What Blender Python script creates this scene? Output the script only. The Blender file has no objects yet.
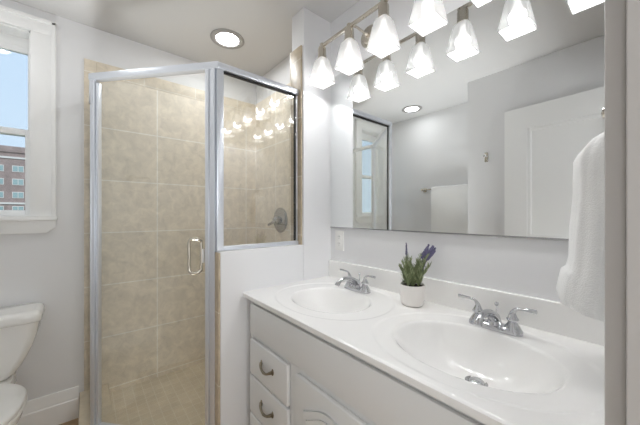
import bpy, bmesh, math, random
from math import sin, cos, pi, radians
from mathutils import Vector, Matrix, noise
random.seed(7)
S = bpy.context.scene
COL = S.collection

# ------------------------------------------------------------------ camera
cam_d = bpy.data.cameras.new('camera')
cam = bpy.data.objects.new('camera', cam_d); COL.objects.link(cam)
cam.location = (1.2713, -1.1481, 1.235)
cam.rotation_euler = (radians(90), 0, radians(90 - 39.866))
cam_d.sensor_width = 36; cam_d.lens = 279.57 / 640 * 36
cam_d.shift_y = 1.68 / 640
cam_d.clip_start = 0.02; cam_d.clip_end = 500
S.camera = cam

# ------------------------------------------------------------------ world, sun, exposure
W = bpy.data.worlds.new('sky'); S.world = W; W.use_nodes = True
_n = W.node_tree.nodes; _l = W.node_tree.links
_bg = _n['Background']
_tc = _n.new('ShaderNodeTexCoord'); _sx = _n.new('ShaderNodeSeparateXYZ'); _cr = _n.new('ShaderNodeValToRGB')
_l.new(_tc.outputs['Generated'], _sx.inputs[0]); _l.new(_sx.outputs['Z'], _cr.inputs[0]); _l.new(_cr.outputs[0], _bg.inputs[0])
_cr.color_ramp.elements[0].position = 0.0; _cr.color_ramp.elements[0].color = (0.68, 0.84, 1.0, 1)
_cr.color_ramp.elements[1].position = 1.0; _cr.color_ramp.elements[1].color = (0.5, 0.7, 0.98, 1)
_bg.inputs[1].default_value = 0.074
sun_d = bpy.data.lights.new('sun', 'SUN'); sun_d.energy = 0.165; sun_d.angle = radians(1)
sun = bpy.data.objects.new('sun', sun_d); COL.objects.link(sun)
sun.rotation_euler = Vector((-1, 0.45, -0.8)).to_track_quat('-Z', 'Y').to_euler()
hall_d = bpy.data.lights.new('hall_fill', 'AREA'); hall_d.shape = 'RECTANGLE'; hall_d.size = 0.9; hall_d.size_y = 1.6; hall_d.energy = 1.55
hall_d.color = (0.95, 0.98, 1.0)     # soft fill light added in the hall to brighten the room
hall = bpy.data.objects.new('hall_fill', hall_d); COL.objects.link(hall); hall.location = (2.45, -1.05, 1.35); hall.rotation_euler = (0, radians(90), radians(180)) 
hall.rotation_euler = Vector((-1, 0, 0)).to_track_quat('-Z', 'Z').to_euler()
flash_d = bpy.data.lights.new('bounce_flash', 'SPOT'); flash_d.color = (0.96, 0.985, 1.0); flash_d.energy = 10.0; flash_d.spot_size = radians(60); flash_d.spot_blend = 1.0
flash_d.shadow_soft_size = 0.2       # the photographer's flash, bounced off the ceiling
flash = bpy.data.objects.new('bounce_flash', flash_d); COL.objects.link(flash); flash.location = (-0.12, -1.24, 0.22); flash.rotation_euler = (radians(180), 0, 0)
BULB_W = 0.57           # each vanity bulb
DOWN_E = 1.95         # recessed lens emission
S.view_settings.view_transform = 'Standard'; S.view_settings.look = 'None'
S.view_settings.gamma = 1.0; S.view_settings.use_curve_mapping = False
S.view_settings.exposure = 3.8
cy = S.cycles
cy.max_bounces = 14; cy.diffuse_bounces = 7; cy.glossy_bounces = 8; cy.transmission_bounces = 8
cy.transparent_max_bounces = 24; cy.caustics_reflective = False; cy.caustics_refractive = False
cy.sample_clamp_indirect = 6.0

# ------------------------------------------------------------------ helpers
def lin(c):
    return tuple(((v / 255) / 12.92 if v / 255 <= 0.04045 else ((v / 255 + 0.055) / 1.055) ** 2.4) for v in c) + (1,)

def mat(name, col, rough=0.5, metal=0.0, spec=0.5, bump=None, coat=0.0):
    m = bpy.data.materials.new(name); m.use_nodes = True
    n, l = m.node_tree.nodes, m.node_tree.links
    b = n['Principled BSDF']
    b.inputs['Base Color'].default_value = lin(col); b.inputs['Roughness'].default_value = rough
    b.inputs['Metallic'].default_value = metal; b.inputs['Specular IOR Level'].default_value = spec
    b.inputs['Coat Weight'].default_value = coat
    if bump:
        sc, st = bump
        t = n.new('ShaderNodeTexCoord'); x = n.new('ShaderNodeTexNoise'); x.inputs['Scale'].default_value = sc
        x.inputs['Detail'].default_value = 4
        bp = n.new('ShaderNodeBump'); bp.inputs['Strength'].default_value = st; bp.inputs['Distance'].default_value = 0.002
        l.new(t.outputs['Object'], x.inputs['Vector']); l.new(x.outputs['Fac'], bp.inputs['Height'])
        l.new(bp.outputs[0], b.inputs['Normal'])
    return m

def brick_mat(name, axes, off, w, h, c1, c2, mort, msize, rough=0.4, mottling=0.35, spec=0.4, offset=0.0, nscale=7.0, bump=0.4):
    """tiles / bricks / planks laid in the plane of two object axes, sizes in metres"""
    m = bpy.data.materials.new(name); m.use_nodes = True
    n, l = m.node_tree.nodes, m.node_tree.links; b = n['Principled BSDF']
    t = n.new('ShaderNodeTexCoord'); s = n.new('ShaderNodeSeparateXYZ'); c = n.new('ShaderNodeCombineXYZ')
    l.new(t.outputs['Object'], s.inputs[0])
    for i in (0, 1):
        a = n.new('ShaderNodeMath'); a.operation = 'SUBTRACT'; a.inputs[1].default_value = off[i]
        l.new(s.outputs[axes[i]], a.inputs[0]); l.new(a.outputs[0], c.inputs[i])
    k = n.new('ShaderNodeTexBrick'); k.offset = offset; k.squash = 1.0
    k.inputs['Scale'].default_value = 1; k.inputs['Brick Width'].default_value = w; k.inputs['Row Height'].default_value = h
    k.inputs['Mortar Size'].default_value = msize; k.inputs['Mortar Smooth'].default_value = 0.2
    k.inputs['Color1'].default_value = lin(c1); k.inputs['Color2'].default_value = lin(c2); k.inputs['Mortar'].default_value = lin(mort)
    l.new(c.outputs[0], k.inputs['Vector'])
    x = n.new('ShaderNodeTexNoise'); x.inputs['Scale'].default_value = nscale; x.inputs['Detail'].default_value = 7; x.inputs['Roughness'].default_value = 0.62
    x.inputs['Distortion'].default_value = 0.6
    l.new(t.outputs['Object'], x.inputs['Vector'])
    r = n.new('ShaderNodeMapRange'); r.inputs['From Min'].default_value = 0.3; r.inputs['From Max'].default_value = 0.7
    r.inputs['To Min'].default_value = 1 - mottling; r.inputs['To Max'].default_value = 1 + mottling * 0.35
    l.new(x.outputs['Fac'], r.inputs['Value'])
    mx = n.new('ShaderNodeVectorMath'); mx.operation = 'SCALE'
    l.new(k.outputs['Color'], mx.inputs[0]); l.new(r.outputs[0], mx.inputs['Scale']); l.new(mx.outputs[0], b.inputs['Base Color'])
    bp = n.new('ShaderNodeBump'); bp.inputs['Strength'].default_value = bump; bp.inputs['Distance'].default_value = 0.001; bp.invert = True
    l.new(k.outputs['Fac'], bp.inputs['Height']); l.new(bp.outputs[0], b.inputs['Normal'])
    b.inputs['Roughness'].default_value = rough; b.inputs['Specular IOR Level'].default_value = spec
    return m

def glass_mat(name, tint, f0):
    m = bpy.data.materials.new(name); m.use_nodes = True
    n, l = m.node_tree.nodes, m.node_tree.links; n.remove(n['Principled BSDF'])
    out = n['Material Output']
    tr = n.new('ShaderNodeBsdfTransparent'); tr.inputs[0].default_value = tint + (1,)
    gl = n.new('ShaderNodeBsdfGlossy'); gl.inputs['Roughness'].default_value = 0.0; gl.inputs[0].default_value = (1, 1, 1, 1)
    g = n.new('ShaderNodeNewGeometry'); d = n.new('ShaderNodeVectorMath'); d.operation = 'DOT_PRODUCT'
    l.new(g.outputs['Incoming'], d.inputs[0]); l.new(g.outputs['Normal'], d.inputs[1])
    def mth(op, a, bv=None):
        k = n.new('ShaderNodeMath'); k.operation = op
        if hasattr(a, 'links'): l.new(a, k.inputs[0])
        else: k.inputs[0].default_value = a
        if bv is not None:
            if hasattr(bv, 'links'): l.new(bv, k.inputs[1])
            else: k.inputs[1].default_value = bv
        return k.outputs[0]
    a = mth('ABSOLUTE', d.outputs['Value']); a = mth('SUBTRACT', 1.0, a); a = mth('POWER', a, 5.0)
    a = mth('MULTIPLY', a, 1 - f0); a = mth('ADD', a, f0)
    mx = n.new('ShaderNodeMixShader'); l.new(a, mx.inputs[0]); l.new(tr.outputs[0], mx.inputs[1]); l.new(gl.outputs[0], mx.inputs[2])
    l.new(mx.outputs[0], out.inputs[0])
    return m

def emit_mat(name, col, st):
    m = bpy.data.materials.new(name); m.use_nodes = True
    b = m.node_tree.nodes['Principled BSDF']
    b.inputs['Base Color'].default_value = col + (1,); b.inputs['Emission Color'].default_value = col + (1,)
    b.inputs['Emission Strength'].default_value = st
    return m

def shade_mat():
    m = bpy.data.materials.new('frosted_shade_glass'); m.use_nodes = True
    n, l = m.node_tree.nodes, m.node_tree.links; n.remove(n['Principled BSDF']); out = n['Material Output']
    di = n.new('ShaderNodeBsdfDiffuse'); di.inputs[0].default_value = (0.18, 0.178, 0.172, 1)
    tl = n.new('ShaderNodeBsdfTranslucent'); tl.inputs[0].default_value = (1, 0.99, 0.975, 1)
    gl = n.new('ShaderNodeBsdfGlossy'); gl.inputs['Roughness'].default_value = 0.25
    tp = n.new('ShaderNodeBsdfTransparent')
    a = n.new('ShaderNodeMixShader'); a.inputs[0].default_value = 0.015; l.new(di.outputs[0], a.inputs[1]); l.new(tl.outputs[0], a.inputs[2])
    b = n.new('ShaderNodeMixShader'); b.inputs[0].default_value = 0.04; l.new(a.outputs[0], b.inputs[1]); l.new(gl.outputs[0], b.inputs[2])
    c = n.new('ShaderNodeMixShader'); c.inputs[0].default_value = 0.31; l.new(b.outputs[0], c.inputs[1]); l.new(tp.outputs[0], c.inputs[2])
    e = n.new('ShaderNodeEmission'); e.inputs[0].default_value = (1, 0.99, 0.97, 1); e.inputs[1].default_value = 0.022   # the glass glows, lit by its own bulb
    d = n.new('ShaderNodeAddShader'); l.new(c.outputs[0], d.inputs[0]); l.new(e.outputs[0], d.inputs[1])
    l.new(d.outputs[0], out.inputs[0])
    return m

M = dict(
    wall=mat('wall_paint', (230, 230, 231), 0.6, bump=(140, 0.05)),
    ceil=mat('ceiling_paint', (208, 207, 206), 0.8),
    trim=mat('white_trim_paint', (245, 245, 244), 0.35),
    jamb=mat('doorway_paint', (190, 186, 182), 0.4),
    cab=mat('cabinet_paint', (224, 224, 223), 0.38),
    marble=mat('cultured_marble', (242, 241, 239), 0.14, coat=0.3),
    porcelain=mat('porcelain', (240, 239, 236), 0.1, coat=0.4),
    plastic=mat('white_plastic', (236, 235, 232), 0.3),
    slot=mat('dark_slot', (60, 58, 55), 0.6),
    chrome=mat('chrome', (200, 201, 204), 0.04, 1.0),
    alu=mat('polished_aluminium', (226, 230, 237), 0.33, 0.62),
    nickel2=mat('satin_chrome', (172, 173, 174), 0.2, 1.0), nickel=mat('brushed_nickel', (208, 201, 189), 0.26, 1.0),
    bronze=mat('antique_pewter', (150, 141, 124), 0.35, 1.0),
    brass=mat('aged_brass', (176, 160, 128), 0.35, 1.0),
    gasket=mat('black_gasket', (28, 28, 28), 0.5),
    mirror=mat('mirror_silver', (244, 246, 246), 0.0, 1.0),
    glass=glass_mat('shower_glass', (0.975, 0.982, 0.975), 0.05),
    panelglass=glass_mat('panel_glass', (0.975, 0.98, 0.97), 0.09),
    pane=glass_mat('window_glass', (0.97, 0.98, 0.98), 0.015),
    towel=mat('white_terry', (243, 243, 242), 0.95, spec=0.1, bump=(420, 0.9)),
    shade=shade_mat(), bulb=emit_mat('bulb_glow', (1, 0.98, 0.95), 0.35),
    lens=emit_mat('recessed_lens', (0.97, 0.99, 1), DOWN_E), lens2=emit_mat('bright_recessed_lens', (0.97, 0.99, 1), DOWN_E * 3.1),
    ltrim=mat('light_trim', (160, 157, 154), 0.5),
    pot=mat('white_ceramic', (238, 234, 230), 0.35),
    soil=mat('dark_soil', (58, 50, 42), 0.95, bump=(200, 0.8)),
    leaf=mat('lavender_leaf', (126, 138, 98), 0.6),
    leaf2=mat('pale_leaf', (158, 168, 128), 0.6),
    flower=mat('lavender_bloom', (104, 100, 130), 0.7),
    tileYZ=brick_mat('stone_tile_side', (1, 2), (-0.765, 0.115), 0.334, 0.334, (240, 230, 214), (234, 224, 207), (252, 248, 240), 0.0038, mottling=0.2, nscale=17),
    tileXZ=brick_mat('stone_tile_back', (0, 2), (-0.3, 0.115), 0.334, 0.334, (240, 230, 214), (234, 224, 207), (252, 248, 240), 0.0038, mottling=0.2, nscale=17),
    trimtile=brick_mat('tan_trim_tile', (0, 2), (-0.3, 0.115), 0.334, 0.334, (204, 188, 164), (198, 182, 157), (222, 212, 194), 0.003, mottling=0.25, nscale=14),
    bull=brick_mat('stone_bullnose', (1, 2), (-0.844, 0.115), 0.334, 0.334, (232, 221, 202), (228, 216, 196), (244, 238, 226), 0.003, mottling=0.22, nscale=16),
    mosaic=brick_mat('shower_mosaic', (0, 1), (0.01, 0.02), 0.052, 0.052, (222, 211, 190), (216, 204, 182), (230, 222, 206), 0.002, mottling=0.15, rough=0.35),
    curbt=brick_mat('curb_tile', (0, 1), (-0.15, -0.03), 0.334, 0.334, (222, 210, 188), (218, 205, 182), (220, 210, 190), 0.0022, mottling=0.22),
    wood=brick_mat('oak_floor', (0, 1), (0, 0), 1.1, 0.09, (198, 172, 138), (186, 158, 124), (140, 114, 86), 0.0012, mottling=0.25, offset=0.4, nscale=10, rough=0.4),
    brick=brick_mat('red_brick', (1, 2), (0, 0), 0.24, 0.09, (168, 146, 140), (154, 134, 130), (160, 150, 144), 0.01, mottling=0.3, offset=0.5, nscale=0.6, rough=0.9),
    stone=mat('pale_stone', (214, 210, 205), 0.8),
    farglass=mat('far_window', (150, 172, 172), 0.2),
    grass=mat('ground_green', (110, 120, 96), 0.9),
)

def link(name, bm, m, parent=None, smooth=35, world=True):
    """one mesh object; bm holds world coordinates unless world is False"""
    bmesh.ops.recalc_face_normals(bm, faces=bm.faces)
    me = bpy.data.meshes.new(name); bm.to_mesh(me); bm.free()
    if parent is not None and world:
        p = parent; off = Vector((0, 0, 0))
        while p is not None: off += p.location; p = p.parent
        me.transform(Matrix.Translation(-off))
    me.materials.append(m)
    if smooth:
        for p in me.polygons: p.use_smooth = True
        me.set_sharp_from_angle(angle=radians(smooth))
    o = bpy.data.objects.new(name, me); COL.objects.link(o)
    if parent is not None: o.parent = parent
    return o

def thing(name, label, cat, loc=(0, 0, 0), group=None):
    o = bpy.data.objects.new(name, None); COL.objects.link(o); o.location = loc; o.empty_display_size = 0.05
    o['label'] = label; o['category'] = cat
    if group: o['group'] = group
    return o

def tag(o, label, cat, group=None):
    o['label'] = label; o['category'] = cat
    if group: o['group'] = group
    return o

def struct(name, bm, m, label=None, cat=None, parent=None, smooth=35):
    o = link(name, bm, m, parent, smooth)
    o['kind'] = 'structure'
    if label: o['label'] = label; o['category'] = cat
    return o

def box(bm, x0, x1, y0, y1, z0, z1, bev=0.0, seg=2):
    vs = [bm.verts.new((x, y, z)) for x in (x0, x1) for y in (y0, y1) for z in (z0, z1)]
    F = [(0, 1, 3, 2), (4, 6, 7, 5), (0, 4, 5, 1), (2, 3, 7, 6), (0, 2, 6, 4), (1, 5, 7, 3)]
    fs = [bm.faces.new([vs[i] for i in f]) for f in F]
    if bev:
        es = list({e for f in fs for e in f.edges})
        bmesh.ops.bevel(bm, geom=es, offset=bev, segments=seg, profile=0.6, affect='EDGES')
    return bm

def B(*a, **k):
    return box(bmesh.new(), *a, **k)

def loft(bm, rings, cap0=True, cap1=True, closed=True):
    R = [[bm.verts.new(p) for p in r] for r in rings]
    n = len(rings[0])
    for a, b in zip(R, R[1:]):
        for i in range(n if closed else n - 1):
            j = (i + 1) % n
            bm.faces.new((a[i], a[j], b[j], b[i]))
    if cap0: bm.faces.new(R[0][::-1])
    if cap1: bm.faces.new(R[-1])
    return bm

def prism(bm, pts, axis, a, b, bev=0.0):
    """polygon pts (2D) extruded along axis 0/1/2 from a to b"""
    def P(p, t):
        q = list(p); q.insert(axis, t); return q
    n0 = len(bm.edges)
    r = [[bm.verts.new(P(p, t)) for p in pts] for t in (a, b)]
    n = len(pts); fs = []
    for i in range(n):
        j = (i + 1) % n; fs.append(bm.faces.new((r[0][i], r[0][j], r[1][j], r[1][i])))
    fs.append(bm.faces.new(r[0][::-1])); fs.append(bm.faces.new(r[1]))
    if bev:
        es = list({e for e in fs[-1].edges} | {e for e in fs[-2].edges})
        bmesh.ops.bevel(bm, geom=es, offset=bev, segments=2, profile=0.6, affect='EDGES')
    return bm

def tube(bm, pts, rad, n=10, caps=True):
    pts = [Vector(p) for p in pts]
    if not hasattr(rad, '__len__'): rad = [rad] * len(pts)
    rings = []; up = None
    for i, p in enumerate(pts):
        t = (pts[min(i + 1, len(pts) - 1)] - pts[max(i - 1, 0)]).normalized()
        if up is None:
            up = Vector((0, 0, 1)) if abs(t.z) < 0.9 else Vector((1, 0, 0))
        u = (up - t * up.dot(t)).normalized(); v = t.cross(u); up = u
        rings.append([p + (u * cos(2 * pi * k / n) + v * sin(2 * pi * k / n)) * rad[i] for k in range(n)])
    return loft(bm, rings, caps, caps)

def curve_pts(ctrl, n=16):
    """Catmull-Rom through control points"""
    c = [Vector(p) for p in ctrl]; c = [2 * c[0] - c[1]] + c + [2 * c[-1] - c[-2]]
    out = []
    for i in range(1, len(c) - 2):
        for k in range(n):
            t = k / n
            out.append(0.5 * ((2 * c[i]) + (c[i + 1] - c[i - 1]) * t + (2 * c[i - 1] - 5 * c[i] + 4 * c[i + 1] - c[i + 2]) * t * t
                              + (3 * c[i] - c[i - 1] - 3 * c[i + 1] + c[i + 2]) * t ** 3))
    out.append(c[-2]); return out

def lathe(bm, prof, c=(0, 0, 0), n=28, axis='Z', cap0=True, cap1=True):
    rings = []
    for r, h in prof:
        ring = []
        for k in range(n):
            a = 2 * pi * k / n; x, y = max(r, 1e-4) * cos(a), max(r, 1e-4) * sin(a)
            if axis == 'Z': q = (x, y, h)
            elif axis == 'Y': q = (x, h, y)
            else: q = (h, x, y)
            ring.append((c[0] + q[0], c[1] + q[1], c[2] + q[2]))
        rings.append(ring)
    return loft(bm, rings, cap0, cap1)

def torus(bm, c, R, r, nu=40, nv=10, normal='X'):
    vs = []
    for i in range(nu):
        a = 2 * pi * i / nu; row = []
        for j in range(nv):
            b = 2 * pi * j / nv; d = R + r * cos(b); h = r * sin(b)
            q = {'X': (h, d * cos(a), d * sin(a)), 'Y': (d * cos(a), h, d * sin(a)), 'Z': (d * cos(a), d * sin(a), h)}[normal]
            row.append(bm.verts.new((c[0] + q[0], c[1] + q[1], c[2] + q[2])))
        vs.append(row)
    for i in range(nu):
        for j in range(nv):
            bm.faces.new((vs[i][j], vs[(i + 1) % nu][j], vs[(i + 1) % nu][(j + 1) % nv], vs[i][(j + 1) % nv]))
    return bm

# ------------------------------------------------------------------ dimensions (metres)
XW = -0.986      # window wall
XR = 1.25        # doorway wall, room face
YB = -1.911      # wall behind the towel bar
YC = -1.46       # closet wall beside the open door
XC = 0.207       # corner between them
H = 2.405        # ceiling
TILE = 2.195     # top of the shower tile
ST = 0.117       # thickness of the half wall
YS = -0.207      # end of the full-height stub
YH = -0.678      # end of the half wall
ZL = 1.061       # top of the half wall
WY0, WY1, WZ0, WZ1 = -1.80, -1.385, 1.199, 2.27   # window opening

# ------------------------------------------------------------------ structure
struct('floor', B(XW - 0.12, 2.6, -2.1, 0.1, -0.1, 0), M['wood'])
struct('ceiling', B(XW - 0.12, 2.6, -2.1, 0.1, H, H + 0.1), M['ceil'])
struct('wall_back', B(XW - 0.12, 2.6, 0, 0.1, 0, H), M['wall'])
bm = bmesh.new()
box(bm, XW - 0.12, XW, WY1, 0, 0, H); box(bm, XW - 0.12, XW, -2.1, WY0, 0, H)
box(bm, XW - 0.12, XW, WY0, WY1, 0, WZ0); box(bm, XW - 0.12, XW, WY0, WY1, WZ1, H)
struct('wall_window', bm, M['wall'])
struct('wall_front', B(XW, XC + 0.1, YB - 0.1, YB, 0, H), M['wall'])
bm = bmesh.new(); box(bm, XC, 1.365, YC - 0.1, YC, 0, H); box(bm, XC, XC + 0.1, YB, YC - 0.1, 0, H)
struct('wall_closet', bm, M['wall'])
bm = bmesh.new()
box(bm, XR, 1.365, -0.665, 0, 0, H); box(bm, XR, 1.365, YC, -1.405, 0, H); box(bm, XR, 1.365, -1.405, -0.665, 2.085, H)
struct('wall_doorway', bm, M['wall'])
bm = bmesh.new(); box(bm, 2.5, 2.6, -2.1, 0, 0, H); box(bm, 1.365, 2.5, -2.1, -2.0, 0, H); box(bm, 1.365, 1.465, -2.0, YC - 0.1, 0, H)
struct('wall_hall', bm, M['wall'])
# half wall with the full height stub
bm = bmesh.new(); box(bm, -ST, 0, YS, 0, 0, H); struct('wall_stub', bm, M['wall'])
bm = B(-ST, 0, YH, YS, 0, ZL, 0.004); struct('wall_half', bm, M['wall'])
# tiled faces of the shower
struct('wall_tile_side', B(XW, XW + 0.009, -1.10, 0, 0, 2.11), M['tileYZ'])
bm = bmesh.new(); box(bm, XW, XW + 0.010, -1.16, -1.10, 0, TILE, 0.003); box(bm, XW, XW + 0.010, -1.10, 0, 2.11, TILE, 0.003)
struct('trim_1', bm, M['bull'])
struct('wall_tile_back', B(XW + 0.009, -ST - 0.009, -0.009, 0, 0, TILE), M['tileXZ'])
bm = bmesh.new(); box(bm, -ST - 0.009, -ST, YS - 0.009, 0, 0, TILE); box(bm, -ST - 0.009, -ST, YH - 0.009, YS - 0.009, 0, ZL)
struct('wall_tile_stub', bm, M['tileYZ'])
bm = bmesh.new(); box(bm, -ST, -0.012, YS - 0.009, YS, ZL + 0.001, TILE, 0.003); struct('trim_2', bm, M['trimtile'])
bm = bmesh.new(); box(bm, -ST, -0.002, YH - 0.009, YH, 0, ZL - 0.004, 0.003); struct('trim_3', bm, M['trimtile'])
# shower floor and curb
DC = 0.62        # the door stands on the diagonal x - y = DC
bm = bmesh.new()
prism(bm, [(XW + 0.009, -0.009), (-ST - 0.009, -0.009), (-ST - 0.009, YH), (-0.45, -1.06), (XW + 0.009, -1.06)], 2, 0, 0.085)
struct('floor_shower', bm, M['mosaic'])
bm = bmesh.new()
cw = 0.07
def off(d):      # corner points of the curb line shifted by d (outwards positive)
    k = d * math.sqrt(2)
    yl = -1.11 - d
    xc_ = DC + k + yl
    return [(XW + 0.010, yl), (xc_, yl), (YH - 0.009 + DC + k, YH - 0.009)]
o_, i_ = off(cw), off(-cw)
prism(bm, o_ + i_[::-1], 2, 0, 0.150, 0.004)
struct('trim_curb', bm, M['curbt'])

# baseboards
def base_profile(bm, along, a, b, face, sgn):
    prof = [(0, 0), (0.016, 0), (0.016, 0.115), (0.013, 0.122), (0.013, 0.130), (0.010, 0.140), (0.010, 0.165), (0.006, 0.186), (0, 0.186)]
    if along == 'Y':
        pts = [(face + sgn * p, z) for p, z in prof]
        rings = [[(x, t, z) for x, z in pts] for t in (a, b)]
    else:
        pts = [(face + sgn * p, z) for p, z in prof]
        rings = [[(t, y, z) for y, z in pts] for t in (a, b)]
    return loft(bm, rings)
struct('baseboard_window', base_profile(bmesh.new(), 'Y', YB, -1.185, XW, 1), M['trim'], smooth=20)
struct('baseboard_front', base_profile(bmesh.new(), 'X', XW, XC, YB, 1), M['trim'], smooth=20)
struct('baseboard_closet', base_profile(bmesh.new(), 'X', XC, XR, YC, 1), M['trim'], smooth=20)

# window
win = thing('window_1', 'white double hung window above the toilet', 'window', (XW, (WY0 + WY1) / 2, WZ0)); win['kind'] = 'structure'
bm = bmesh.new()
cz0, cz1 = 1.224, 2.346
for (a, b) in ((-1.39, -1.29), (-1.90, -1.795)):
    box(bm, XW, XW + 0.018, a, b, cz0, WZ1 - 0.004, 0.003)
box(bm, XW, XW + 0.018, -1.90, -1.29, WZ1 - 0.004, cz1, 0.003)
for (a, b) in ((-1.305, -1.285), (-1.905, -1.885)):
    box(bm, XW, XW + 0.026, a, b, cz0, cz1, 0.003)
box(bm, XW, XW + 0.026, -1.905, -1.285, cz1 - 0.018, cz1 + 0.004, 0.003)
link('window_casing', bm, M['trim'], win)
bm = bmesh.new(); box(bm, XW - 0.10, XW + 0.045, -1.908, -1.278, 1.199, 1.224, 0.004); link('window_sill', bm, M['trim'], win)
bm = bmesh.new()
prism(bm, [(-1.90, 1.199), (-1.285, 1.199), (-1.285, 1.160), (-1.325, 1.128), (-1.86, 1.128), (-1.90, 1.160)], 0, XW, XW + 0.02, 0.003)
link('apron', bm, M['trim'], win)
bm = bmesh.new()   # lining of the recess
box(bm, XW - 0.12, XW, WY1 - 0.012, WY1, 1.224, WZ1); box(bm, XW - 0.12, XW, WY0, WY0 + 0.012, 1.224, WZ1)
box(bm, XW - 0.12, XW, WY0, WY1, WZ1 - 0.014, WZ1)
link('window_jamb', bm, M['trim'], win)
y0, y1 = WY0 + 0.012, WY1 - 0.012
def sash(name, xa, xb, za, zb, rw):
    bm = bmesh.new()
    box(bm, xa, xb, y0, y0 + rw, za, zb, 0.002); box(bm, xa, xb, y1 - rw, y1, za, zb, 0.002)
    box(bm, xa, xb, y0 + rw, y1 - rw, za, za + 0.034, 0.002); box(bm, xa, xb, y0 + rw, y1 - rw, zb - 0.034, zb, 0.002)
    s = link(name, bm, M['trim'], win)
    xm = (xa + xb) / 2
    link('pane', B(xm - 0.002, xm + 0.002, y0 + rw, y1 - rw, za + 0.034, zb - 0.034), M['pane'], s, smooth=0)
link('window_head', B(XW - 0.115, XW - 0.090, y0, y1, 2.2, WZ1 - 0.0145, 0.002), M['trim'], win)
sash('upper_sash', XW - 0.105, XW - 0.082, 1.685, 2.2, 0.013)
sash('lower_sash', XW - 0.080, XW - 0.055, 1.224, 1.720, 0.021)

# doorway casing, jamb and the open door
bm = bmesh.new()
box(bm, XR - 0.019, XR, -0.655, -0.592, 0, 2.145, 0.004); box(bm, XR - 0.019, XR, -1.455, -1.412, 0, 2.145, 0.004)
box(bm, XR - 0.019, XR, -1.412, -0.655, 2.085, 2.145, 0.004)
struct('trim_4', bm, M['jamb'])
bm = bmesh.new()
box(bm, XR + 0.0005, 1.365, -0.672, -0.6645, 0, 2.07, 0.002); box(bm, XR + 0.0005, 1.365, -1.405, -1.392, 0, 2.07, 0.002)
box(bm, XR + 0.0005, 1.365, -1.392, -0.672, 2.07, 2.085)
box(bm, XR + 0.045, XR + 0.060, -0.680, -0.671, 0, 2.06, 0.002)
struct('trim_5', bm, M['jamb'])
dr = thing('door_1', 'white panelled door standing open against the wall, seen in the mirror', 'door', (1.236, -1.372, 0)); dr['kind'] = 'structure'
ang = math.atan2(-0.046, -0.731)      # leaf direction from the hinge
LW = 0.733
dr.rotation_euler = (0, 0, ang)
# local frame: x along the leaf from the hinge, +y towards the wall, y = 0 is the face to the room
bm = bmesh.new()
def dbox(x0, x1, z0, z1, ya, yb, bev=0.0): box(bm, x0, x1, ya, yb, z0, z1, bev)
TH = 0.035
stile = 0.150; rails = [(0.012, 0.25), (0.88, 1.06), (1.882, 2.045)]
dbox(0, stile, 0.012, 2.045, 0, TH); dbox(LW - stile, LW, 0.012, 2.045, 0, TH)
for a, b in rails: dbox(stile, LW - stile, a, b, 0, TH)
link('door_frame', bm, M['trim'], dr, world=False)
for a, b in ((0.25, 0.88), (1.06, 1.882)):
    bm = bmesh.new(); box(bm, stile, LW - stile, 0.014, TH - 0.014, a, b)
    for yf in (0.0, TH):          # stepped moulding round the field
        s = 1 if yf == 0.0 else -1
        ys = sorted((yf + s * 0.005, yf + s * 0.016))
        for (x0, x1, z0, z1) in ((stile, stile + 0.024, a, b), (LW - stile - 0.024, LW - stile, a, b), (stile + 0.024, LW - stile - 0.024, a, a + 0.024), (stile + 0.024, LW - stile - 0.024, b - 0.024, b)):
            box(bm, x0, x1, ys[0], ys[1], z0, z1, 0.003)
    link('door_panel', bm, M['trim'], dr, world=False)
bm = bmesh.new(); lathe(bm, [(0.028, 0), (0.028, -0.006), (0.012, -0.010), (0.012, -0.03), (0.027, -0.04), (0.027, -0.055), (0.012, -0.062)], (LW - 0.065, 0, 0.97), 20, 'Y')
link('door_knob', bm, M['nickel'], dr, world=False)

# ------------------------------------------------------------------ recessed lights
def downlight(x, y, label, lens):
    t = thing('recessed_light', label, 'ceiling light', (x, y, H), 'recessed ceiling lights')
    bm = bmesh.new()
    prof = [(0.108, H - 0.0005), (0.108, H - 0.005), (0.102, H - 0.009), (0.080, H - 0.009), (0.071, H - 0.004), (0.071, H - 0.0005)]
    lathe(bm, prof, (x, y, 0), 40); link('trim_ring', bm, M['ltrim'], t)
    bm = bmesh.new(); lathe(bm, [(0.0, H - 0.0045), (0.05, H - 0.0045), (0.0705, H - 0.0035), (0.0705, H - 0.001)], (x, y, 0), 40)
    link('lens', bm, M[lens], t)
downlight(-0.558, -0.425, 'round recessed ceiling light above the glass shower', 'lens2')
downlight(-0.46, -1.64, 'round recessed ceiling light above the towel bar, seen in the mirror', 'lens')

# ------------------------------------------------------------------ vanity
VX0, VX1 = 0.038, 1.225
VF = -0.548
van = thing('vanity_cabinet', 'white painted bathroom vanity cabinet under the double sink top', 'cabinet', ((VX0 + VX1) / 2, -0.28, 0))
bm = bmesh.new(); box(bm, VX0, VX1, VF, -0.012, 0.10, 0.712, 0.002); box(bm, VX0, VX1, VF, VF + 0.02, 0.712, 0.8375, 0.001)
box(bm, VX0, VX0 + 0.018, VF + 0.02, -0.012, 0.712, 0.8375); box(bm, VX1 - 0.018, VX1, VF + 0.02, -0.012, 0.712, 0.8375)
link('body', bm, M['cab'], van)
link('toe_kick', B(VX0 + 0.02, VX1 - 0.02, VF + 0.07, -0.012, 0, 0.10), M['cab'], van)
link('false_front', B(VX0 + 0.022, VX1 - 0.022, VF - 0.015, VF, 0.681, 0.822, 0.006), M['cab'], van)

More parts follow.
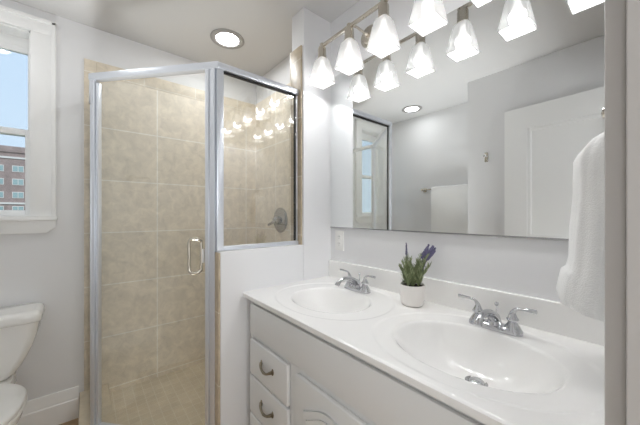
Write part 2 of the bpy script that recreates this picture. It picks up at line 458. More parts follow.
def pull(parent, x, z):
    """antique bow pull with leaf ends"""
    bm = bmesh.new(); yf = VF - 0.018
    c = [(x - 0.046, yf - 0.004, z + 0.008), (x - 0.036, yf - 0.012, z + 0.003), (x - 0.018, yf - 0.017, z - 0.005), (x + 0.002, yf - 0.0185, z - 0.008), (x + 0.022, yf - 0.017, z - 0.005), (x + 0.038, yf - 0.012, z + 0.003), (x + 0.047, yf - 0.004, z + 0.007)]
    p = curve_pts(c, 6); n = len(p)
    tube(bm, p, [0.0046 + 0.0030 * abs(2 * i / (n - 1) - 1) ** 2 + 0.0012 * math.exp(-((i / (n - 1) - 0.5) / 0.08) ** 2) for i in range(n)], 10)
    for s in (-1, 1):
        rings = []
        for k, (u, w) in enumerate([(-0.014, 0.001), (-0.009, 0.005), (0, 0.0085), (0.008, 0.006), (0.013, 0.001)]):
            rings.append([(x + s * 0.047 + w * cos(a), yf - 0.0005 - max(0, sin(b)) * 0.004, z + 0.008 + u) for a, b in ((pi, 0), (2.4, 0.8), (pi / 2, pi / 2), (0.74, 0.8), (0, 0))])
        loft(bm, rings, True, True)
    link('handle', bm, M['bronze'], parent, 50)

def drawer(z0, z1):
    o = link('drawer', B(0.064, 0.380, VF - 0.018, VF, z0, z1, 0.006, 3), M['cab'], van)
    pull(o, 0.228, (z0 + z1) / 2 + 0.002)
    return o
drawer(0.502, 0.662); drawer(0.326, 0.492); drawer(0.135, 0.316)

def arch_poly(x0, x1, z0, z1, rise, n=18):
    """cathedral topped panel outline in x, z"""
    pts = [(x0, z0), (x1, z0), (x1, z1 - rise)]
    for k in range(1, n):
        t = k / n; u = x1 + (x0 - x1) * t
        pts.append((u, z1 - rise + rise * (sin(pi * t) ** 1.4)))
    pts.append((x0, z1 - rise))
    return pts
def cab_door(x0, x1, hx):
    o = link('door', B(x0, x1, VF - 0.018, VF, 0.135, 0.656, 0.006, 3), M['cab'], van)
    bm = prism(bmesh.new(), arch_poly(x0 + 0.055, x1 - 0.055, 0.19, 0.605, 0.05), 1, VF - 0.026, VF - 0.017, 0.007)
    link('raised_panel', bm, M['cab'], o, 25)
    bm = prism(bmesh.new(), arch_poly(x0 + 0.075, x1 - 0.075, 0.21, 0.585, 0.05), 1, VF - 0.0305, VF - 0.0255, 0.004)
    link('panel_field', bm, M['cab'], o, 25)
    bm = bmesh.new()
    c = [(hx, VF - 0.02, 0.60), (hx, VF - 0.036, 0.585), (hx, VF - 0.043, 0.555), (hx, VF - 0.036, 0.525), (hx, VF - 0.02, 0.51)]
    tube(bm, curve_pts(c, 6), 0.0045, 10); link('handle', bm, M['bronze'], o)
cab_door(0.434, 0.808, 0.780); cab_door(0.814, 1.197, 0.838)

# ---- molded top with two basins
top = thing('sink_counter', 'glossy white moulded double sink counter with backsplash', 'sink counter', (0.625, -0.28, 0.835))
ZT = 0.86
BOWLS = [(0.340, -0.312, 0.190, 0.158), (0.932, -0.322, 0.212, 0.168)]
DEP = 0.122
def smax(a, b, k):
    h = max(k - abs(a - b), 0) / k
    return max(a, b) + h * h * k * 0.25
def sstep(a, b, x):
    t = min(1, max(0, (x - a) / (b - a))); return t * t * (3 - 2 * t)
def top_z(x, y):
    z = 0.0
    for cx, cyy, a, b in BOWLS:
        u, v = (x - cx), (y - cyy)
        bo = 0.262 if v > 0 else 0.222
        R = (abs(u / 0.284) ** 2.1 + abs(v / bo) ** 2.1) ** (1 / 2.1)
        z -= 0.002 * (1 - sstep(0.975, 1.0, R))
        vb = v - 0.0
        r = (abs(u / a) ** 2.15 + abs(vb / b) ** 2.15) ** (1 / 2.15)
        if r < 1.35:
            # deepest point lies behind the centre
            ycd = v - 0.06 * max(0, 1 - r)
            r2 = (abs(u / a) ** 2.15 + abs(ycd / b) ** 2.15) ** (1 / 2.15)
            d = DEP * (max(r2, 0) ** 2.6 - 1) if r2 < 1 else (r2 - 1) * 0.4
            zz = -smax(-d, 0, 0.008) if d > -0.03 else d
            z += min(0, zz + 0.0)
    return z
NX, NY = 250, 116
X0, X1_, Y0, Y1 = 0.001, 1.249, -0.571, -0.001
bm = bmesh.new(); g = []
for i in range(NX + 1):
    row = []
    for j in range(NY + 1):
        x = X0 + (X1_ - X0) * i / NX; y = Y0 + (Y1 - Y0) * j / NY
        e = y - Y0      # rounded front edge
        zr = -0.004 * (1 - math.sqrt(max(0, 1 - (1 - min(e, 0.005) / 0.005) ** 2)))
        row.append(bm.verts.new((x, y, ZT + top_z(x, y) + zr)))
    g.append(row)
for i in range(NX):
    for j in range(NY):
        bm.faces.new((g[i][j], g[i + 1][j], g[i + 1][j + 1], g[i][j + 1]))
# sides and the underside of the slab
ZB = 0.839
bord = [g[i][0] for i in range(NX + 1)] + [g[NX][j] for j in range(1, NY + 1)] + [g[i][NY] for i in range(NX - 1, -1, -1)] + [g[0][j] for j in range(NY - 1, 0, -1)]
low = [bm.verts.new((v.co.x, v.co.y, ZB)) for v in bord]
for k in range(len(bord)):
    q = (k + 1) % len(bord); bm.faces.new((bord[k], low[k], low[q], bord[q]))
slab = link('countertop', bm, M['marble'], top, 50)
link('backsplash', B(0.001, 1.249, -0.020, -0.001, ZT - 0.002, 0.960, 0.005, 3), M['marble'], top)
for cx, cyy, a, b in BOWLS:
    zb = ZT + top_z(cx, cyy + 0.062) + 0.001
    bm = bmesh.new(); lathe(bm, [(0.031, zb - 0.004), (0.031, zb + 0.001), (0.027, zb + 0.003), (0.022, zb + 0.001), (0.021, zb + 0.0025), (0.016, zb + 0.006), (0.001, zb + 0.0075)], (cx, cyy + 0.062, 0), 28)
    link('drain', bm, M['nickel2'], top)

# ---- mirror
mr = thing('wall_mirror', 'large frameless wall mirror above the vanity', 'mirror', (0.62, 0, 1.158))
link('glass', B(0.004, 1.215, -0.006, -0.0005, 1.158, 2.061, 0.0008), M['mirror'], mr, smooth=0)
link('bottom_channel', B(0.004, 1.215, -0.0085, -0.0005, 1.1535, 1.159, 0.0005), M['nickel2'], mr)

# ---- outlet
ou = thing('wall_outlet', 'white wall outlet between mirror and backsplash in the corner', 'outlet', (0.080, 0, 1.080))
link('plate', B(0.045, 0.115, -0.006, 0, 1.022, 1.138, 0.002), M['plastic'], ou)
for z in (1.060, 1.100):
    r = bmesh.new(); prism(r, [(0.080 + 0.017 * cos(2 * pi * k / 20), max(-0.0135, min(0.0135, 0.017 * sin(2 * pi * k / 20))) + z) for k in range(20)], 1, -0.008, -0.004, 0.0006)
    rc = link('receptacle', r, M['plastic'], ou)
    s = bmesh.new(); box(s, 0.0725, 0.0745, -0.0084, -0.007, z, z + 0.008); box(s, 0.0855, 0.0875, -0.0084, -0.007, z, z + 0.008); box(s, 0.0785, 0.0815, -0.0084, -0.007, z - 0.009, z - 0.005)
    link('slot', s, M['slot'], rc)

# ---- faucets
def faucet(x, y, label):
    t = thing('sink_faucet', label, 'faucet', (x, y, ZT - 0.0011), 'chrome sink faucets')
    z0 = 0.0
    def L(name, bm, parent=t): return link(name, bm, M['chrome'], parent, 50, world=False)
    bm = bmesh.new(); rings = []
    for h, k in ((0, 1.0), (0.006, 1.0), (0.012, 0.93), (0.016, 0.8), (0.018, 0.55)):
        rr = []
        for i in range(40):
            a = 2 * pi * i / 40
            rr.append(((0.052 * (1 if cos(a) > 0 else -1) * min(1, abs(cos(a)) * 2.2) * 1.0 + 0.027 * k * cos(a)), 0.027 * k * sin(a), h))
        rings.append(rr)
    loft(bm, rings); L('base_plate', bm)
    # spout
    bm = bmesh.new()
    lathe(bm, [(0.025, 0.010), (0.0225, 0.020), (0.0185, 0.030), (0.016, 0.040), (0.013, 0.047), (0.008, 0.051), (0.001, 0.053)], (0, 0, 0), 28)
    p = curve_pts([(0, 0.004, 0.026), (0, -0.020, 0.046), (0, -0.050, 0.060), (0, -0.085, 0.066), (0, -0.115, 0.063), (0, -0.132, 0.052)], 6); n = len(p)
    tube(bm, p, [0.0180 + (0.0098 - 0.0180) * min(1, i / (n - 1) * 1.25) for i in range(n)], 18)
    sp = L('spout', bm)
    bm = bmesh.new(); tube(bm, [(0, -0.130, 0.054), (0, -0.1375, 0.043)], [0.0115, 0.0115], 18); L('aerator', bm, sp)
    bm = bmesh.new(); tube(bm, [(0, 0.018, 0.03), (0, 0.019, 0.072)], 0.0022, 8); lathe(bm, [(0.002, 0.068), (0.006, 0.072), (0.0068, 0.077), (0.005, 0.082), (0.001, 0.0835)], (0, 0.019, 0), 14); L('lift_rod', bm)
    for s in (-1, 1):
        bm = bmesh.new()
        lathe(bm, [(0.0255, 0.008), (0.0245, 0.014), (0.0195, 0.024), (0.0140, 0.032), (0.0120, 0.037), (0.0165, 0.041), (0.0175, 0.046), (0.0135, 0.051), (0.0105, 0.058), (0.008, 0.064), (0.001, 0.066)], (s * 0.051, 0, 0), 24)
        h = L('handle', bm)
        bm = bmesh.new()
        p = curve_pts([(s * 0.050, 0, 0.050), (s * 0.052, -0.001, 0.067), (s * 0.064, -0.002, 0.080), (s * 0.086, -0.003, 0.083), (s * 0.114, -0.004, 0.0835)], 6); n = len(p)
        tube(bm, p, [0.0098 - 0.0052 * sstep(0, 0.5, i / (n - 1)) + 0.0016 * sstep(0.7, 0.95, i / (n - 1)) for i in range(n)], 12)
        L('lever', bm, h)
    return t
faucet(0.325, -0.118, 'chrome two lever faucet behind the left basin, nearest the corner')
faucet(0.932, -0.114, 'chrome two lever faucet behind the right basin, nearest the towel')

# ---- lavender pot
PX_, PY_ = 0.626, -0.110
pl = thing('potted_lavender', 'small lavender plant in white pot on the counter between the basins', 'plant', (PX_, PY_, ZT + 0.0006))
zp = ZT + 0.0006
bm = bmesh.new()
lathe(bm, [(0.001, zp), (0.036, zp), (0.042, zp + 0.004), (0.0455, zp + 0.012), (0.0475, zp + 0.04), (0.049, zp + 0.083), (0.0485, zp + 0.085), (0.0465, zp + 0.085), (0.0455, zp + 0.07), (0.001, zp + 0.069)], (PX_, PY_, 0), 40, cap0=False, cap1=False)
link('pot', bm, M['pot'], pl, 50)
bm = bmesh.new(); lathe(bm, [(0.001, zp + 0.070), (0.0455, zp + 0.070), (0.044, zp + 0.078), (0.025, zp + 0.081), (0.001, zp + 0.080)], (PX_, PY_, 0), 30); link('soil', bm, M['soil'], pl)
rt = Vector((0.641, 0.7675, 0)); fw = Vector((-0.7675, 0.641, 0))    # across / away, for arranging the stems as they lean
rng = random.Random(11)
fol = [bmesh.new(), bmesh.new()]
stems = [(-0.026, 0.105, -0.012), (-0.034, 0.075, -0.020), (-0.018, 0.125, -0.010), (-0.008, 0.085, 0.000), (0.002, 0.075, 0.004), (0.010, 0.100, 0.018), (0.018, 0.120, 0.036), (0.026, 0.110, 0.050), (0.014, 0.090, 0.030), (0.030, 0.085, 0.045), (-0.030, 0.055, -0.018), (0.034, 0.060, 0.030), (-0.012, 0.110, -0.006), (0.024, 0.125, 0.032), (-0.022, 0.090, -0.02), (0.006, 0.060, 0.01), (0.020, 0.070, 0.02), (-0.004, 0.065, -0.01), (-0.024, 0.07, 0.0), (0.03, 0.1, 0.035)]
def leaf(bm, p, d, ln, w):
    d = d.normalized(); s = d.cross(Vector((rng.uniform(-1, 1), rng.uniform(-1, 1), rng.uniform(-.3, .3)))).normalized(); nrm = d.cross(s)
    a = [p + d * ln * t + Vector((0, 0, 1)) * ln * 0.12 * t * t for t in (0, 0.35, 0.75, 1)]
    ws = [w * 0.4, w, w * 0.75, w * 0.08]
    rings = [[q + s * k, q + nrm * 0.0006, q - s * k, q - nrm * 0.0006] for q, k in zip(a, ws)]
    loft(bm, rings)
for (r0, h, lean) in stems:
    dep = rng.uniform(-0.024, 0.024)
    b0 = Vector((PX_, PY_, zp + 0.078)) + rt * r0 * 0.7 + fw * dep
    p = curve_pts([b0, b0 + rt * lean * 0.25 + fw * dep * 0.15 + Vector((0, 0, h * 0.45)), b0 + rt * lean + fw * dep * 0.5 + Vector((0, 0, h))], 9)
    tube(fol[0], p, [0.0014 - 0.0006 * i / (len(p) - 1) for i in range(len(p))], 5)
    for i in range(1, len(p)):
        for k in range(4):
            a = rng.uniform(0, 2 * pi)
            d = Vector((cos(a), sin(a), rng.uniform(0.9, 2.4)))
            leaf(fol[rng.random() < 0.36], p[i] + Vector((0, 0, rng.uniform(-.003, .003))), d, rng.uniform(0.014, 0.027) * (1.15 - 0.4 * i / len(p)), rng.uniform(0.0014, 0.0024))
f0 = link('foliage', fol[0], M['leaf'], pl, 60); link('pale_leaves', fol[1], M['leaf2'], pl, 60)
def spike(r0, h0, r1, h1, dep, fat):
    base = Vector((PX_, PY_, zp + 0.08))
    a = base + rt * r0 + fw * dep + Vector((0, 0, h0)); b = base + rt * r1 + fw * dep + Vector((0, 0, h1))
    bm = bmesh.new(); tube(bm, [base + rt * r0 * 0.4 + Vector((0, 0, 0.0)), a, b], [0.0012, 0.001, 0.0007], 5)
    n = 8
    for i in range(n):
        t = i / (n - 1); c = a.lerp(b, t)
        for k in range(5):
            an = 2 * pi * k / 5 + i * 0.7; rr = fat * (1 - 0.65 * t)
            q = c + Vector((cos(an) * rr, sin(an) * rr, rng.uniform(-.002, .002)))
            mt = Matrix.Translation(q) @ Matrix.Diagonal((fat * 0.55, fat * 0.55, fat * 0.8, 1))
            bmesh.ops.create_icosphere(bm, subdivisions=1, radius=1, matrix=mt)
    link('flower_spike', bm, M['flower'], pl, 60)
spike(-0.024, 0.128, -0.025, 0.172, 0.0, 0.0036)
spike(0.046, 0.112, 0.066, 0.150, 0.006, 0.0062); spike(0.058, 0.120, 0.084, 0.160, -0.004, 0.0066); spike(0.064, 0.112, 0.098, 0.150, 0.010, 0.006)
spike(0.052, 0.125, 0.074, 0.164, 0.016, 0.0056); spike(0.056, 0.108, 0.088, 0.142, -0.012, 0.0056)

# ---- vanity lights
ZBAR = 2.158; YL = -0.155
def vanity_light(xs, label):
    xc = xs[1]
    t = thing('vanity_light', label, 'wall light', (xc, 0, 2.17), 'three shade vanity lights above the mirror')
    bm = bmesh.new(); lathe(bm, [(0.056, -0.0005), (0.056, -0.006), (0.052, -0.011), (0.040, -0.014), (0.036, -0.020), (0.020, -0.024), (0.001, -0.025)], (xc, 0, 2.172), 36, 'Y'); link('backplate', bm, M['nickel'], t)
    bm = bmesh.new(); tube(bm, curve_pts([(xc, -0.02, 2.172), (xc, -0.06, 2.176), (xc, -0.11, 2.178), (xc, YL, ZBAR)], 6), 0.0065, 12)
    lathe(bm, [(0.001, -0.022), (0.012, -0.024), (0.014, -0.032), (0.009, -0.040), (0.007, -0.046)], (xc, 0, 2.172), 20, 'Y'); link('arm', bm, M['nickel'], t)
    bm = bmesh.new(); box(bm, xs[0] - 0.012, xs[2] + 0.012, YL - 0.007, YL + 0.007, ZBAR - 0.008, ZBAR + 0.008, 0.003); link('bar', bm, M['nickel'], t)
    for x in (xs[0] - 0.012, xs[2] + 0.012):
        s = -1 if x < xc else 1
        bm = bmesh.new(); lathe(bm, [(0.001, 0), (0.008, 0.0005 * s), (0.0095, 0.004 * s), (0.007, 0.009 * s), (0.001, 0.011 * s)], (x, YL, ZBAR), 16, 'X'); link('finial', bm, M['nickel'], t)
    for x in xs:
        bm = bmesh.new(); lathe(bm, [(0.011, ZBAR + 0.013), (0.013, ZBAR + 0.010), (0.013, ZBAR - 0.010), (0.022, ZBAR - 0.014), (0.0235, ZBAR - 0.020), (0.0235, ZBAR - 0.062), (0.027, ZBAR - 0.068), (0.027, ZBAR - 0.074), (0.019, ZBAR - 0.076)], (x, YL, 0), 28); link('lamp_holder', bm, M['nickel'], t)
        zt, zb = ZBAR - 0.072, 1.952
        bm = bmesh.new(); rings = []
        def sq(hw, z, rr):
            out = []
            for cx_, cy_, a0 in ((1, 1, 0), (-1, 1, pi / 2), (-1, -1, pi), (1, -1, 1.5 * pi)):
                for k in range(4):
                    a = a0 + k / 3 * pi / 2
                    out.append((x + cx_ * (hw - rr) + rr * cos(a), YL + cy_ * (hw - rr) + rr * sin(a), z))
            return out
        for u, hw in ((0, 0.0255), (0.06, 0.0315), (0.25, 0.0355), (0.5, 0.0415), (0.75, 0.0475), (1, 0.0535)):
            rings.append(sq(hw, zt + (zb - zt) * u, min(0.02, 0.004 + 0.012 * (1 - min(1, u * 8)))))
        inner = [sq(hw - 0.0035, zt + (zb - zt) * u, 0.005) for u, hw in ((1, 0.0535), (0.75, 0.0475), (0.5, 0.0415), (0.25, 0.0355), (0.06, 0.0315))]
        loft(bm, rings + inner, True, True)
        sh = link('shade', bm, M['shade'], t, 30)
        bm = bmesh.new(); lathe(bm, [(0.012, zt - 0.008), (0.012, zt - 0.030), (0.022, zt - 0.055), (0.0235, zt - 0.070), (0.018, zt - 0.086), (0.001, zt - 0.093)], (x, YL, 0), 20); link('bulb', bm, M['bulb'], sh)
        ld = bpy.data.lights.new('bulb_light', 'POINT'); ld.energy = BULB_W; ld.color = (0.98, 0.99, 1.0); ld.shadow_soft_size = 0.03
        lo = bpy.data.objects.new('bulb_light', ld); COL.objects.link(lo); lo.location = Vector((x, YL, 2.005)) - t.location; lo.parent = t
vanity_light((0.100, 0.307, 0.514), 'brushed nickel vanity light over the left basin, nearest the corner')
vanity_light((0.721, 0.927, 1.133), 'brushed nickel vanity light over the right basin, mostly cut by the top edge')

# ------------------------------------------------------------------ glass shower enclosure
se = thing('shower_enclosure', 'neo angle glass shower enclosure with polished aluminium frame', 'shower enclosure', (-0.3, -0.9, 0.150))
PXP = -0.05; YPC = PXP - DC          # fixed panel plane and its corner with the door
YR = -1.120
XLC = -0.572                     # corner of the door with the left return
ZTOP = 1.950; ZGL = 1.914
CA = Vector((XLC, YR, 0)); CB = Vector((PXP, YPC, 0)); DL = (CB - CA).length; td = (CB - CA).normalized(); nd = Vector((td.y, -td.x, 0))
def dbar(bm, s0, s1, n0, n1, z0, z1, bev=0.0):
    """box on the diagonal: s along the door from the left corner, n outwards"""
    k = bmesh.new(); box(k, s0, s1, n0, n1, z0, z1, bev)
    me = bpy.data.meshes.new('tmp'); k.to_mesh(me); k.free()
    me.transform(Matrix(((td.x, nd.x, 0, CA.x), (td.y, nd.y, 0, CA.y), (0, 0, 1, 0), (0, 0, 0, 1))))
    bm.from_mesh(me); bpy.data.meshes.remove(me); return bm
# header
bm = bmesh.new()
dbar(bm, -0.012, DL + 0.012, -0.018, 0.020, ZGL + 0.002, ZTOP, 0.006)
link('header_rail', bm, M['alu'], se)
bm = bmesh.new(); box(bm, PXP - 0.017, PXP + 0.019, YPC - 0.006, YS - 0.0095, ZGL + 0.002, ZTOP - 0.001, 0.006); link('header_rail', bm, M['alu'], se)
bm = bmesh.new(); box(bm, XW + 0.011, XLC + 0.006, YR - 0.017, YR + 0.017, ZGL + 0.002, ZTOP - 0.001, 0.006); link('header_rail', bm, M['alu'], se)
# posts
bm = bmesh.new(); box(bm, PXP - 0.014, PXP + 0.016, YPC - 0.012, YPC + 0.020, ZL + 0.001, ZGL + 0.004, 0.003)
link('corner_post', bm, M['alu'], se)
bm = bmesh.new(); box(bm, XLC - 0.022, XLC + 0.010, YR - 0.013, YR + 0.013, 0.151, ZGL + 0.004, 0.003); link('corner_post', bm, M['alu'], se)
bm = bmesh.new()
for a, b, c in ((0.000, 0.015, 0.020), (0.0155, 0.031, 0.014), (0.0315, 0.050, 0.018)):
    dbar(bm, DL - 0.008 - b, DL - 0.008 - a, -0.014, c, 0.151, ZGL + 0.003, 0.0025)
link('strike_jamb', bm, M['alu'], se)
bm = bmesh.new(); dbar(bm, 0.004, 0.021, -0.014, 0.016, 0.151, ZGL + 0.003, 0.003); link('hinge_jamb', bm, M['alu'], se)
bm = bmesh.new(); dbar(bm, 0.02, DL - 0.04, -0.018, 0.018, 0.1505, 0.156, 0.001); link('sill_rail', bm, M['alu'], se)
# door
dz0, dz1 = 0.157, 1.902
s0, s1 = 0.022, DL - 0.061
bm = bmesh.new(); dbar(bm, s0 + 0.014, s1 - 0.002, -0.0035, 0.0035, dz0 + 0.008, dz1 - 0.001)
dg = link('door', bm, M['glass'], se, smooth=0)
bm = bmesh.new(); dbar(bm, s0, s0 + 0.016, -0.010, 0.010, dz0, dz1, 0.003); dbar(bm, s0 + 0.016, s1, -0.010, 0.010, dz0, dz0 + 0.012, 0.002)
link('door_frame', bm, M['alu'], dg)
bm = bmesh.new(); dbar(bm, s1 - 0.002, s1 + 0.003, -0.006, 0.006, dz0, dz1); link('door_seal', bm, M['gasket'], dg)
hz0, hz1 = 0.958, 1.120
def D3(s, n, z): return CA + td * s + nd * n + Vector((0, 0, z))
bm = bmesh.new()
hs = s1 - 0.020
p = curve_pts([D3(hs, 0.012, hz1 - 0.014), D3(hs - 0.010, 0.026, hz1 - 0.003), D3(hs - 0.034, 0.034, hz1 - 0.002), D3(hs - 0.046, 0.036, hz1 - 0.022), D3(hs - 0.046, 0.036, (hz0 + hz1) / 2),
               D3(hs - 0.046, 0.036, hz0 + 0.022), D3(hs - 0.034, 0.034, hz0 + 0.002), D3(hs - 0.010, 0.026, hz0 + 0.003), D3(hs, 0.012, hz0 + 0.014)], 7)
tube(bm, p, 0.0074, 12)
tube(bm, [D3(hs, 0.012, hz0 + 0.008), D3(hs, 0.012, hz1 - 0.008)], 0.006, 12)
hd = link('door_handle', bm, M['nickel'], dg, 50)
bm = bmesh.new(); dbar(bm, hs + 0.002, hs + 0.014, 0.003, 0.014, 1.005, 1.070, 0.002); link('handle_mount', bm, M['plastic'], dg)
# fixed panel on the half wall
pz0, pz1 = ZL + 0.024, ZGL
py0, py1 = YPC + 0.020, YS - 0.028
fp = link('fixed_panel', B(PXP - 0.003, PXP + 0.003, py0 + 0.001, py1 + 0.008, pz0 - 0.004, pz1 + 0.004), M['panelglass'], se, smooth=0)
link('bottom_channel', B(PXP - 0.014, PXP + 0.014, py0, YS - 0.0095, ZL + 0.0005, pz0 - 0.002, 0.003), M['alu'], fp)
link('wall_channel', B(PXP - 0.008, PXP + 0.006, py1 + 0.005, YS - 0.0095, pz0 - 0.001, pz1 + 0.001, 0.002), M['alu'], fp)
bm = bmesh.new(); box(bm, PXP - 0.008, PXP + 0.008, py1 - 0.001, py1 + 0.005, pz0, pz1); box(bm, PXP - 0.008, PXP + 0.008, py0, py1, pz1 - 0.006, pz1 + 0.001)
box(bm, PXP - 0.006, PXP + 0.006, py0, py0 + 0.003, pz0, pz1)
link('gasket', bm, M['gasket'], fp)
# left return panel
lp = link('return_panel', B(XW + 0.018, XLC - 0.020, YR - 0.003, YR + 0.003, 0.168, ZGL), M['glass'], se, smooth=0)
bm = bmesh.new(); box(bm, XW + 0.011, XLC - 0.02, YR - 0.012, YR + 0.012, 0.1505, 0.170, 0.002); box(bm, XW + 0.0105, XW + 0.026, YR - 0.012, YR + 0.012, 0.170, ZGL, 0.002); link('channel', bm, M['alu'], lp)

# ---- shower valve
VXc, VZc = -0.562, 1.190
sv = thing('shower_valve', 'round chrome shower valve with lever on the tiled shower wall', 'shower valve', (VXc, -0.009, VZc))
bm = bmesh.new(); lathe(bm, [(0.096, -0.0095), (0.096, -0.013), (0.089, -0.018), (0.062, -0.021), (0.055, -0.024), (0.030, -0.026), (0.001, -0.026)], (VXc, 0, VZc), 40, 'Y'); link('escutcheon', bm, M['nickel2'], sv)
bm = bmesh.new(); lathe(bm, [(0.030, -0.025), (0.028, -0.045), (0.025, -0.062), (0.018, -0.070), (0.001, -0.072)], (VXc, 0, VZc), 28, 'Y')
tube(bm, curve_pts([(VXc, -0.055, VZc), (VXc - 0.035, -0.062, VZc - 0.018), (VXc - 0.075, -0.072, VZc - 0.038)], 6), [0.013 - 0.0004 * i for i in range(13)], 12); link('handle', bm, M['nickel2'], sv)

# ------------------------------------------------------------------ toilet
TY = -1.550
to = thing('toilet', 'white two piece toilet under the window', 'toilet', (XW + 0.35, TY, 0))
def rrect(x0, x1, yc, hw, z, r, n=6):
    out = []
    for sx, sy, a0 in ((1, 1, 0), (-1, 1, pi / 2), (-1, -1, pi), (1, -1, 1.5 * pi)):
        cx_ = x1 - r if sx > 0 else x0 + r; c_y = yc + sy * (hw - r)
        for k in range(n + 1):
            a = a0 + k / n * pi / 2; out.append((cx_ + r * cos(a), c_y + r * sin(a), z))
    return out
xb, xf = XW + 0.022, -0.765
bm = bmesh.new()
prof = [(0.405, 0.090, 0.05), (0.412, 0.108, 0.03), (0.43, 0.124, 0.022), (0.465, 0.147, 0.014), (0.51, 0.168, 0.008), (0.56, 0.188, 0.004), (0.62, 0.204, 0.0), (0.682, 0.212, 0.0)]
loft(bm, [rrect(xb + i * 0.4, xf - i, TY, hw, z, 0.035) for z, hw, i in prof]); tk = link('tank', bm, M['porcelain'], to, 50)
bm = bmesh.new(); loft(bm, [rrect(xb - 0.004, xf + 0.012 - q, TY, 0.222 - q, z, 0.03) for z, q in ((0.681, 0.006), (0.685, 0.001), (0.692, 0), (0.716, 0), (0.727, 0.004), (0.735, 0.014), (0.738, 0.03))])
link('tank_lid', bm, M['porcelain'], to, 60)
bm = bmesh.new(); lathe(bm, [(0.013, xf - 0.004), (0.013, xf + 0.008), (0.008, xf + 0.012)], (0, TY - 0.15, 0.635), 16, 'X'); tube(bm, curve_pts([(xf + 0.012, TY - 0.15, 0.635), (xf + 0.02, TY - 0.125, 0.632), (xf + 0.02, TY - 0.085, 0.625)], 5), 0.006, 10); link('flush_lever', bm, M['chrome'], to)
def egg(cx_, a_b, a_f, b, z, n=44, e=2.15):
    out = []
    for k in range(n):
        t = 2 * pi * k / n; c, s = cos(t), sin(t)
        a = a_f if c > 0 else a_b
        out.append((cx_ + a * (1 if c > 0 else -1) * abs(c) ** (2 / e), TY + b * (1 if s > 0 else -1) * abs(s) ** (2 / e), z))
    return out
bm = bmesh.new()
rings = [egg(-0.58, 0.22, 0.18, 0.105, 0.0), egg(-0.58, 0.22, 0.18, 0.105, 0.02), egg(-0.57, 0.21, 0.16, 0.092, 0.06), egg(-0.55, 0.20, 0.15, 0.088, 0.14), egg(-0.53, 0.21, 0.18, 0.105, 0.21),
         egg(-0.52, 0.23, 0.225, 0.14, 0.28), egg(-0.51, 0.24, 0.26, 0.166, 0.335), egg(-0.505, 0.245, 0.275, 0.188, 0.368), egg(-0.505, 0.245, 0.275, 0.188, 0.385), egg(-0.505, 0.235, 0.265, 0.168, 0.389),
         egg(-0.50, 0.19, 0.215, 0.125, 0.388), egg(-0.50, 0.17, 0.19, 0.11, 0.34), egg(-0.50, 0.10, 0.12, 0.07, 0.24)]
loft(bm, rings); loft(bm, [rrect(-0.945, -0.70, TY, 0.115, z, 0.03) for z in (0.345, 0.352, 0.398, 0.404)])
loft(bm, [rrect(-0.84, -0.62, TY, 0.085, z, 0.03) for z in (0.0, 0.35)])
link('bowl', bm, M['porcelain'], to, 50)
bm = bmesh.new()
q = [egg(-0.53, 0.215 - d, 0.292 - d, 0.197 - d, z) for z, d in ((0.390, 0.004), (0.393, 0), (0.402, 0), (0.406, 0.004))]
i_ = [egg(-0.52, 0.15, 0.21, 0.12, z) for z in (0.406, 0.390)]
loft(bm, q + i_ + [q[0]], False, False); link('seat', bm, M['plastic'], to, 50)
bm = bmesh.new(); loft(bm, [egg(-0.53, 0.215 - d, 0.290 - d, 0.195 - d, z) for z, d in ((0.4065, 0.004), (0.411, 0), (0.422, 0), (0.429, 0.006), (0.4325, 0.03), (0.434, 0.09))])
link('seat_lid', bm, M['plastic'], to, 60)
for s in (-1, 1):
    bm = bmesh.new(); box(bm, -0.735, -0.705, TY + s * 0.075 - 0.018, TY + s * 0.075 + 0.018, 0.404, 0.424, 0.006); link('seat_hinge', bm, M['plastic'], to)

# ------------------------------------------------------------------ towels
tr = thing('towel_ring', 'nickel towel ring on the doorway wall, holding the hand towel', 'towel ring', (XR, -0.206, 1.475))
bm = bmesh.new(); lathe(bm, [(0.026, XR), (0.026, XR - 0.006), (0.020, XR - 0.012), (0.010, XR - 0.016), (0.009, XR - 0.043), (0.012, XR - 0.048), (0.012, XR - 0.058), (0.001, XR - 0.061)], (0, -0.206, 1.475), 24, 'X'); link('post', bm, M['nickel'], tr)
bm = bmesh.new(); torus(bm, (XR - 0.047, -0.206, 1.408), 0.072, 0.0021, normal='X'); link('ring', bm, M['nickel'], tr)

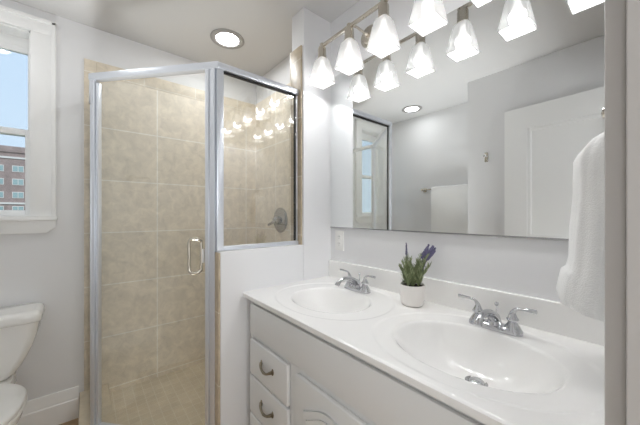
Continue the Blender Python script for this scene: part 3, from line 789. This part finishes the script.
def towel_loft(secs, seed, n=72):
    rg = random.Random(seed); bm = bmesh.new(); rings = []
    for (z, xc, yc, hx, hy, zt) in secs:
        r = []
        for k in range(n):
            a = 2 * pi * k / n; c, s = cos(a), sin(a); e = 2 / 2.6
            x = xc + hx * (1 if c > 0 else -1) * abs(c) ** e; y = yc + hy * (1 if s > 0 else -1) * abs(s) ** e
            w = noise.noise(Vector((c * 2.2 + seed, s * 3.0, z * 5))) * 0.006 + noise.noise(Vector((c * 6 + seed, s * 7, z * 9))) * 0.0022
            r.append((x + w * c * 1.2, y + w * s, z - (0.016 * c if z < 1.095 else 0) + zt * (abs(s) ** 2 * 0.8 - 0.2) + zt * 0.2 * c))
        rings.append(r)
    return loft(bm, rings)
secs = [(1.006, 1.178, -0.206, 0.040, 0.082, 0), (1.010, 1.174, -0.206, 0.056, 0.096, 0), (1.032, 1.172, -0.206, 0.060, 0.099, 0), (1.082, 1.175, -0.206, 0.056, 0.097, 0), (1.092, 1.179, -0.206, 0.050, 0.095, 0), (1.13, 1.181, -0.206, 0.048, 0.092, 0), (1.20, 1.183, -0.206, 0.046, 0.086, 0),
        (1.28, 1.186, -0.206, 0.044, 0.080, 0), (1.33, 1.187, -0.206, 0.046, 0.077, 0.003), (1.362, 1.189, -0.206, 0.048, 0.074, 0.006), (1.382, 1.193, -0.206, 0.044, 0.070, 0.012), (1.400, 1.200, -0.206, 0.034, 0.062, 0.022), (1.410, 1.206, -0.206, 0.018, 0.05, 0.026)]
bm = towel_loft(secs, 3)
ht = link('hand_towel', bm, M['towel'], None, 70)
tag(ht, 'thick white hand towel hanging beside the grey doorway jamb', 'towel')

tb = thing('towel_bar', 'nickel towel bar on the far wall, seen in the mirror', 'towel bar', (-0.18, YB, 1.516))
bm = bmesh.new(); tube(bm, [(-0.455, YB + 0.062, 1.516), (0.095, YB + 0.062, 1.516)], 0.0085, 14); link('bar', bm, M['nickel'], tb)
for x in (-0.455, 0.095):
    bm = bmesh.new(); box(bm, x - 0.022, x + 0.022, YB, YB + 0.010, 1.494, 1.538, 0.004); box(bm, x - 0.012, x + 0.012, YB + 0.009, YB + 0.073, 1.503, 1.529, 0.004); link('bracket', bm, M['nickel'], tb)
# bath towel folded over the bar
bm = bmesh.new(); rings = []
for i in range(25):
    x = -0.330 + 0.395 * i / 24; r = []
    yb_, zb_ = YB + 0.062, 1.516
    w = lambda z, s: 0.004 * noise.noise(Vector((x * 6, z * 2.2, s)))
    out = [(yb_ + 0.030 + w(z, 1), z) for z in (0.93, 1.0, 1.1, 1.2, 1.3, 1.4, 1.48)]
    for k in range(9):
        a = pi * k / 8; out.append((yb_ + 0.026 * cos(a), zb_ + 0.026 * sin(a)))
    out += [(yb_ - 0.030 + w(z, 5), z) for z in (1.48, 1.4, 1.3, 1.2, 1.1, 1.0)]
    inn = [(yb_ - 0.014, z) for z in (1.0, 1.2, 1.4, 1.53)] + [(yb_ + 0.014 * cos(pi - pi * k / 6), 1.516 + 0.014 * sin(pi * k / 6)) for k in range(7)] + [(yb_ + 0.014, z) for z in (1.53, 1.4, 1.2, 1.0, 0.93)]
    rings.append([(x, y, z) for y, z in out + inn])
loft(bm, rings); bt = link('bath_towel', bm, M['towel'], None, 60)
tag(bt, 'white bath towel folded over the nickel towel bar, seen in the mirror', 'towel')

# ---- robe hook
rh = thing('robe_hook', 'small nickel robe hook on the wall beside the open door, seen in the mirror', 'hook', (0.359, YC, 1.716))
link('plate', B(0.346, 0.372, YC, YC + 0.006, 1.676, 1.756, 0.002), M['nickel'], rh)
bm = bmesh.new(); lathe(bm, [(0.009, YC + 0.006), (0.007, YC + 0.012), (0.006, YC + 0.028), (0.011, YC + 0.034), (0.012, YC + 0.040), (0.008, YC + 0.045), (0.001, YC + 0.046)], (0.359, 0, 1.722), 18, 'Y'); link('prong', bm, M['chrome'], rh)

# ------------------------------------------------------------------ outside the window
BX = -80.0
bd = thing('street_building', 'brick apartment building across the street, seen through the window', 'building', (BX, -12, -6))
link('facade', B(BX - 12, BX, -60, 40, -6, 13.4), M['brick'], bd)
bm = bmesh.new(); box(bm, BX - 12.2, BX + 0.25, -60.2, 40.2, 13.4, 14.6, 0.05); link('roof_parapet', bm, M['brick'], bd)
for z in (12.2, 3.2): link('stone_band', B(BX, BX + 0.18, -60, 40, z, z + 0.35), M['stone'], bd)
for zz in (9.6, 7.0, 4.4, 1.6):
    for k in range(-4, 5):
        yy = -11.6 + k * 2.7
        w = link('window', B(BX, BX + 0.08, yy - 0.8, yy + 0.8, zz, zz + 1.25), M['stone'], bd)
        bm = bmesh.new(); box(bm, BX + 0.06, BX + 0.11, yy - 0.7, yy - 0.05, zz + 0.12, zz + 1.13); box(bm, BX + 0.06, BX + 0.11, yy + 0.05, yy + 0.7, zz + 0.12, zz + 1.13); link('pane', bm, M['farglass'], w)
struct('ground_outside', B(-140, XW - 1.5, -90, 70, -6.2, -6.0), M['grass'])
